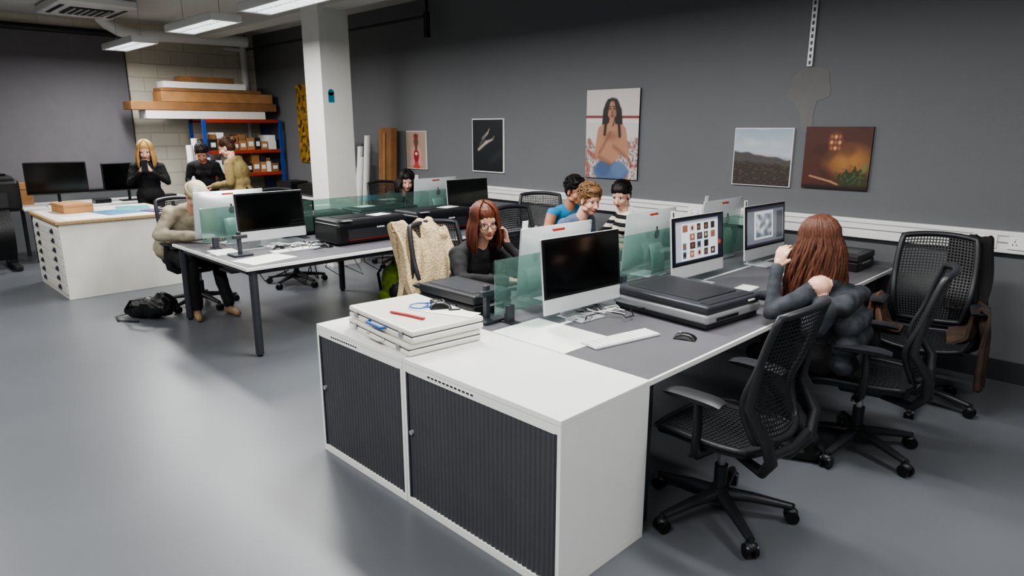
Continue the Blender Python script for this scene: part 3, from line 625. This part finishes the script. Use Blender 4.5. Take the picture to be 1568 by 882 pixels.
person('man_in_knit_beanie',(-7.0,2.32),4,seat(chest=(.18,0,.87),neck=(.33,0,1.02),head=(.45,0,1.15),el_l=(.36,.28,.8),el_r=(.3,-.32,.8),wr_l=(.62,.12,.79),wr_r=(.6,-.1,.79),kn_l=(.46,.12,.53),kn_r=(.5,-.14,.52),an_l=(.6,.14,.09),an_r=(.52,-.14,.09),to_l=(.8,.14,.03),to_r=(.7,-.2,.03)),skinA,k_cream,k_black,shoe_t,h_brown,'beanie',hp=40,fem=False,loose=1.4,extra=[C((-.05,.12,.62),(-.05,-.12,.62),.13,.13,k_cream),C((.27,-.1,1.0),(.27,.1,1.0),.06,.06,k_cream)])
person('woman_leaning_on_desk',(-7.3,5.05),0,seat(chest=(.15,0,.82),neck=(.27,0,.98),head=(.38,0,1.12),el_l=(.5,.24,.79),el_r=(.5,-.24,.79),wr_l=(.68,.05,.79),wr_r=(.68,-.05,.79)),skinB,k_char,k_black,shoe_k,h_black,'long',hy=-30,hp=18,length=.2)
person('blond_man',(-3.9,4.5),2,seat(chest=(.12,0,.86),neck=(.23,0,1.02),head=(.33,0,1.17),wr_l=(.5,.14,.8),wr_r=(.5,-.14,.8),el_r=(.25,-.27,.8)),skinA,k_slate,k_char,shoe_k,h_sand,'curly',hy=-15,hp=14,fem=False)
person('man_in_blue_tshirt',(-4.4,5.0),-6,seat(chest=(.1,0,.87),neck=(.2,0,1.03),head=(.29,0,1.18)),skinC,k_blue,k_char,shoe_w,h_black,'curly',hy=-5,hp=12,fem=False,sleeve=skinC)
sj=bpy.data.materials.new('striped_knit'); sj.use_nodes=True; nt=sj.node_tree; N=nt.nodes; tc=N.new('ShaderNodeTexCoord'); wv=N.new('ShaderNodeTexWave'); wv.bands_direction='Z'; wv.inputs['Scale'].default_value=4.5; wv.inputs['Distortion'].default_value=.4
rp=N.new('ShaderNodeValToRGB'); rp.color_ramp.interpolation='CONSTANT'; rp.color_ramp.elements[0].color=lin('#16161a'); rp.color_ramp.elements[1].color=lin('#d8d2c4'); rp.color_ramp.elements[1].position=.5
nt.links.new(tc.outputs['Object'],wv.inputs[0]); nt.links.new(wv.outputs['Fac'],rp.inputs[0]); nt.links.new(rp.outputs[0],N['Principled BSDF'].inputs['Base Color']); N['Principled BSDF'].inputs['Roughness'].default_value=.9
person('woman_in_striped_jumper',(-3.56,5.17),-115,seat(chest=(.06,0,.86),neck=(.1,0,1.02),head=(.15,0,1.17),kn_l=(.36,.1,.53),kn_r=(.36,-.12,.53),an_l=(.36,.1,.09),an_r=(.36,-.12,.09),el_l=(.15,.27,.8),wr_l=(.36,.2,.8),wr_r=(.36,-.08,.8)),skinB,sj,k_black,shoe_k,h_black,'bun',hy=35,hp=18)
person('woman_with_long_copper_hair',(-1.22,3.7),184,seat(chest=(.04,0,.85),neck=(.08,0,1.02),head=(.14,0,1.17),kn_l=(.36,.14,.53),kn_r=(.36,-.1,.53),an_l=(.0,.2,.1),an_r=(.1,-.05,.09),to_l=(.14,.26,.03),to_r=(.26,-.05,.03),el_l=(.26,.25,.8),wr_l=(.3,.11,1.02),el_r=(.3,-.26,.8),wr_r=(.48,-.06,.8)),skinB,k_denim,k_black,shoe_k,h_red2,'long',hy=-14,hp=8,length=.46,shcol=skinB,hands={'l':dict(d=(-.2,-.25,1),n=(-.3,-1,0),c=.6)},loose=1.02,vox=.009,
 extra=[C((.0,.2,.86),(.04,.235,.76),.066,.066,k_denim),C((.0,-.2,.86),(.04,-.235,.76),.066,.066,k_denim),C((-.07,.17,.88),(-.07,-.17,.88),.055,.055,k_denim),C((-.09,.13,.76),(-.09,-.13,.76),.07,.07,k_denim),C((-.1,.14,.66),(-.1,-.14,.66),.07,.07,k_denim),C((-.1,.15,.56),(-.1,-.15,.56),.06,.06,k_denim)])
def stand(**k):
    J=dict(pelvis=(0,0,.9),chest=(0,0,1.17),neck=(0,0,1.33),head=(.03,0,1.47),kn_l=(.03,.09,.49),kn_r=(.03,-.09,.49),an_l=(0,.1,.09),an_r=(0,-.1,.09),to_l=(.2,.12,.03),to_r=(.2,-.12,.03),el_l=(.05,.23,1.05),el_r=(.05,-.23,1.05),wr_l=(.25,.08,1.12),wr_r=(.25,-.08,1.12)); J.update(k); return J
person('woman_photographing_with_phone',(-9.95,2.98),-22,stand(wr_l=(.24,.07,1.2),wr_r=(.24,-.07,1.2)),skinB,k_black,k_black,shoe_k,h_blond,'straight',hp=18,length=.24,hands={'l':dict(d=(.25,-.35,.6),n=(-.2,-.8,0),c=.5),'r':dict(d=(.25,.35,.6),n=(-.2,.8,0),c=.5)})
g=G(); g.box((0,0,0),(.01,.075,.15),blk,bev=.003); g.finish('phone',(-9.95+.33*math.cos(rad(-22)),2.98+.33*math.sin(rad(-22)),1.29),-22)
person('woman_in_black_top',(-10.0,3.75),-25,stand(chest=(.06,0,1.16),neck=(.14,0,1.31),head=(.23,0,1.43),wr_l=(.35,.08,.95),wr_r=(.35,-.08,.95)),skinC,k_black,k_black,shoe_k,h_black,'bun',hp=38)
person('woman_in_trench_coat',(-9.15,3.9),225,stand(chest=(.04,0,1.2),neck=(.1,0,1.36),head=(.16,0,1.51),wr_l=(.35,.08,1.0),wr_r=(.35,-.08,1.0)),skinB,k_tan,k_black,shoe_k,h_brown,'bun',hp=22,hy=10,loose=1.3,extra=[C((0,.1,.9),(0,.14,.6),.12,.14,k_tan),C((0,-.1,.9),(0,-.14,.6),.12,.14,k_tan),C((-.05,0,.9),(-.06,0,.58),.12,.13,k_tan),C((.03,.09,1.36),(.03,-.09,1.36),.05,.05,k_tan)])
# ---------- garments and bags
def drape(name,f,mat_,loc,rot,nu=40,nv=60,th=.015,amp=.02,fs=6):
    def ff(u,v,s):
        p,n=f(u,v); p=Vector(p); n=Vector(n).normalized(); w=noise.noise(Vector((u*fs,v*2.0,1.7)))+.5*noise.noise(Vector((u*fs*2.3,v*4,5))); return tuple(p+n*(amp*(w+.5)+s*th+.004))
    g=G(); g.slab(lambda u,v:ff(u,v,1),lambda u,v:ff(u,v,0),nu,nv,mat_); g.finish(name,loc,rot)
def over(path,ax,lo,hi,taper=.06):
    P=[Vector(p) for p in path]; Ls=[0]
    for a,b in zip(P[:-1],P[1:]): Ls.append(Ls[-1]+(b-a).length)
    def f(u,v):
        s=v*Ls[-1]; i=0
        while i<len(P)-2 and s>Ls[i+1]: i+=1
        t=(s-Ls[i])/(Ls[i+1]-Ls[i]); q=P[i].lerp(P[i+1],t); d=(P[i+1]-P[i]).normalized()
        if i<len(P)-2 and t>.5: d=d.lerp((P[i+2]-P[i+1]).normalized(),t-.5).normalized()
        if i>0 and t<.5: d=d.lerp((P[i]-P[i-1]).normalized(),.5-t).normalized()
        A=Vector(ax); n=A.cross(d); w=lo+(hi-lo)*u+taper*(noise.noise(Vector((v*3,u,0))))
        return q+A*w,n
    return f
drape('fleece_jacket',over([(-.12,0,.6),(-.2,0,.82),(-.29,0,1.04),(-.35,0,1.13),(-.42,0,1.08),(-.43,0,.85),(-.45,0,.48)][::-1],(0,1,0),-.29,.14,.09),k_fleece,(-3.66,3.1,0),-4,th=.07,amp=.07,fs=3)
drape('brown_coat',over([(0,.12,.49),(0,.21,.52),(0,.24,.68),(0,.28,.72),(0,.34,.69),(0,.36,.5),(0,.37,.18)],(-1,0,0),-.12,.22),k_brown,(-1.04,4.82,0),-80,th=.02,amp=.045,fs=5)
drape('dark_jacket',over([(-.2,0,.62),(-.27,0,.8),(-.33,0,1.04),(-.37,0,1.1),(-.41,0,1.05),(-.42,0,.7),(-.42,0,.3)][::-1],(0,1,0),.08,.3),k_black,(-1.04,4.82,0),-80,th=.015,amp=.03,fs=4)
drape('brown_scarf',over([(0,-.12,.5),(0,-.22,.53),(0,-.24,.67),(0,-.28,.71),(0,-.33,.68),(0,-.34,.45)],(1,0,0),-.1,.1),cloth('rust','#5a4330',var=.4),(-1.04,4.82,0),-80,th=.015,amp=.035,fs=5)
nm=mat('cloth_nylon_black','#0f1012',.45,var=.2,bump=.3,bs=60)
def duffel():
    g=G(); g.add(*fuse([E((0,0,.1),(.24,.13,.1),nm),E((.12,.03,.14),(.12,.11,.1),nm),E((-.17,-.02,.07),(.12,.1,.07),nm)],.012,2,.02,12,(nm,)),True)
    g.tube([(-.2,-.1,.1),(-.08,-.15,.2),(.08,-.15,.22),(.18,-.1,.12)],.012,nm,8,fl=(.4,1.4)); g.tube([(-.24,0,.03),(-.33,-.1,.01),(-.2,-.2,.01),(0,-.18,.01)],.01,nm,8,fl=(.4,1.4)); return g
duffel().finish('duffel_bag',(-6.8,1.92,0),30)
gy=mat('backpack_lime','#6d8a1e',.7,var=.4,vs=20)
def backpack(m,loc,rot):
    g=G(); g.add(*fuse([E((0,0,.22),(.12,.16,.22),m),E((.08,0,.15),(.08,.13,.12),blk2),C((-.02,-.1,.08),(-.02,.1,.08),.09,.09,m)],.012,2,.01,12,(m,)),True)
    for s in (-1,1): g.tube([(-.1,s*.08,.4),(-.18,s*.09,.3),(-.15,s*.08,.1)],.012,blk,8,fl=(.4,1.6))
    g.tube([(0,-.04,.43),(0,0,.47),(0,.04,.43)],.01,blk,8); g.finish('backpack',loc,rot)
backpack(gy,(-5.6,3.9,0),0); backpack(redm,(-5.15,4.2,0),0)
# ---------- plan chest
g=G(); cw=mat('chest_white','#dcdad2',.45,var=.04)
g.box((0,0,.4),(1.27,1.2,.8),cw,bev=.004); g.box((0,0,.815),(1.33,1.26,.03),mat('chest_top_wood','#a98d63',.5,var=.2,stretch=(1,8,1)),bev=.003); g.box((0,0,.832),(1.28,1.2,.004),cw)
for i in range(7):
    z=.1+i*.1; g.box((0,-.605,z),(1.2,.014,.09),cw,bev=.003)
    for x in (-.35,.35): g.box((x,-.618,z),(.1,.015,.03),legm,bev=.003); g.box((x,-.614,z+.025),(.07,.004,.012),blk)
g.finish('plan_chest',(-8.75,2.12,0))
zt=.8345
def obj(name,loc,c,s,m,rot=0,bev=.004): 
    g=G(); g.box((0,0,s[2]/2),s,m,bev=min(bev,s[2]/3)); g.box((0,0,s[2]*.7),(s[0]*1.002,s[1]*1.002,s[2]*.03),blk2); g.finish(name,loc,rot)
obj('cardboard_tray',(-9.0,1.85,zt),0,(.42,.3,.1),card2,5)
sheet((-8.6,2.2,zt),.5,.4,10,'print_sheet',mat('print_blue','#3e7ea6',.4,var=.4,vs=8),.003); sheet((-8.9,2.45,zt),.5,.35,-12,'print_sheet',mat('print_teal','#4aa3a0',.4,var=.3),.004); sheet((-8.3,1.8,zt),.3,.42,4,'paper_sheet',paper,.003); sheet((-8.4,2.55,zt),.3,.2,20,'folder',mat('purple','#4b3a78'),.01)
g=G(); g.box((0,0,.72),(.8,2.2,.03),whiteg,bev=.003)
for x in (-.35,.35):
    for y in (-1.0,0,1.0): g.cyl((x,y,0),(x,y,.705),.025,legm)
g.finish('workbench',(-11.1,2.75,0))
def monitor(loc,rot,w=.62):
    g=G(); h=w*.6; g.box((0,0,.006),(.2,.26,.012),blk,bev=.003); g.cyl((-.03,0,.01),(-.03,0,.25),.02,blk); g.box((0,0,.15+h/2),(.04,w,h),blk,bev=.01); g.box((.0205,0,.15+h/2),(.002,w-.03,h-.03),scr); g.finish('monitor',loc,rot)
monitor((-10.95,2.12,.736),-5,.72); monitor((-10.95,3.0,.736),0,.66)
keyboard((-10.8,2.15,.736),0)
for x,y in ((-10.85,2.6),(-10.9,3.5)): obj('mini_computer',(x,y,.736),0,(.2,.2,.06),blk)
g=G(); g.box((0,0,.95),(.65,1.5,.4),blk,bev=.05,seg=3); g.box((.1,0,1.16),(.4,1.4,.06),blk2,bev=.02); g.box((.33,0,.9),(.02,1.2,.18),blk2); g.box((.2,.5,1.2),(.16,.26,.04),scr,bev=.008)
for y in (-.6,.6): g.box((0,y,.42),(.1,.08,.72),blk2); g.box((0,y,.04),(.7,.08,.06),blk2,bev=.01)
g.box((0,0,.35),(.06,1.2,.12),blk2); g.tube([(.3,-.55,.75),(.45,-.55,.4),(.35,-.55,.2)],.01,blk,6); g.tube([(.3,.55,.75),(.45,.55,.4),(.35,.55,.2)],.01,blk,6)
g.surf(lambda u,v:(.32+.13*math.sin(v*3.1),-.6+1.2*u,.78-.62*v),4,10,nm)
g.finish('large_format_printer',(-10.6,.84,0))
obj('cardboard_box',(-11.35,1.78,.736),0,(.2,.18,.3),card2)
# shelving
g=G(); bluep=mat('upright_blue','#24489a',.4); orp=mat('shelf_red','#a5352a',.4)
for x in (-.28,.28):
    for y in (-.65,.65): g.box((x,y,.95),(.05,.05,1.9),bluep)
for z in (.5,1.0,1.38,1.88):
    for x in (-.27,.27): g.box((x,0,z),(.03,1.3,.05),orp)
    g.box((0,0,z+.02),(.55,1.26,.015),card2)
g.finish('shelving_unit',(-11.6,4.95,0))
g=G(); random.seed(5)
for lev in (1.409,1.029):
    y=-.58
    while y<.5:
        w=random.uniform(.08,.16); h=random.uniform(.12,.2); m=random.choice([card,card2,paper,card,blk2]); g.box((.05,y+w/2,lev+h/2),(.4,w-.01,h),m,bev=.003); g.box((.252,y+w/2,lev+h*.5),(.002,w*.6,h*.4),paper)
        if random.random()<.6: h2=random.uniform(.06,.1); g.box((.05,y+w/2,lev+h+h2/2),(.38,w-.02,h2),random.choice([card,paper,blk2]),bev=.003)
        y+=w
g.box((0,0,.62),(.45,1.1,.18),card,bev=.004)
g.finish('boxes_on_shelf',(-11.6,4.95,0))
g=G(); z=1.91
for (yc,L,h,d,m) in ((-.2,1.9,.13,.35,paper),(-.2,2.3,.13,.4,card),(.0,1.8,.16,.4,card2),(-.1,1.6,.05,.35,card),(-.2,1.3,.1,.3,paper),(-.15,.85,.09,.3,card)):
    g.box((random.uniform(-.04,.04),yc,z+h/2),(d,L,h-.004),m,bev=.004); z+=h
g.finish('long_cardboard_boxes',(-11.6,4.65,0))
def roll(x,y,h,r,m,name='paper_roll',lean=.0):
    g=G(); g.tube([(0,0,0),(0,lean,h)],r,m,18,cap=False); g.tube([(0,0,0.001),(0,lean,h-.001)],r*.8,m,18,cap=False)
    g.tube([(r*.9*math.cos(a),lean+r*.9*math.sin(a),h) for a in np.linspace(0,2*math.pi,18,endpoint=False)],r*.12,m,6,closed=True); g.finish(name,(x,y,0))
for x,h,r in ((-8.95,1.62,.045),(-8.8,1.64,.05),(-8.66,1.5,.045),(-8.55,1.35,.04),(-8.42,1.66,.045),(-8.7,1.2,.05)): roll(x,5.35+random.uniform(-.05,.02),h,r,paper,lean=.15)
g=G(); g.box((0,0,.88),(.3,.1,1.76),card,bev=.004,rot=(-3,0,0)); g.box((0,-.056,1.0),(.05,.003,1.4),card2,rot=(-3,0,0)); g.finish('cardboard_carton',(-8.0,5.5,.01),0)
for x,y,h in ((-11.2,4.0,1.5),(-11.05,4.1,1.4),(-11.3,4.12,1.6),(-11.1,4.22,1.3)): roll(x,y,h,.05,paper,lean=.0)
g=G(); g.box((0,0,.72),(2.0,.55,.03),whiteg,bev=.003)
for x in (-.9,0,.9):
    for y in (-.22,.22): g.cyl((x,y,0),(x,y,.705),.022,legm)
g.finish('side_table',(-10.2,5.3,0))
g=G(); g.box((0,0,.09),(.6,.4,.16),blk,bev=.02,seg=3); g.box((0,0,.18),(.4,.3,.02),blk2,bev=.004); g.finish('document_scanner',(-9.6,5.3,.736))
g=G(); g.box((0,0,.09),(.5,.36,.16),blk,bev=.02,seg=3); g.box((0,0,.18),(.4,.3,.02),blk2,bev=.004); g.finish('document_scanner',(-10.4,5.3,.736))
# ---------- world & camera
w=bpy.data.worlds.new('w'); SC.world=w; w.use_nodes=True; w.node_tree.nodes['Background'].inputs[0].default_value=(.5,.52,.55,1); w.node_tree.nodes['Background'].inputs[1].default_value=.3
try: SC.view_settings.look='AgX - Medium High Contrast'
except Exception as e: print(e)
cam=bpy.data.cameras.new('camera'); co=bpy.data.objects.new('camera',cam); COL.objects.link(co); SC.camera=co
cam.sensor_width=36; cam.lens=36*1021/1568; co.location=(0,0,1.77); co.rotation_euler=(rad(90-13.5),0,rad(45)); cam.clip_start=.05
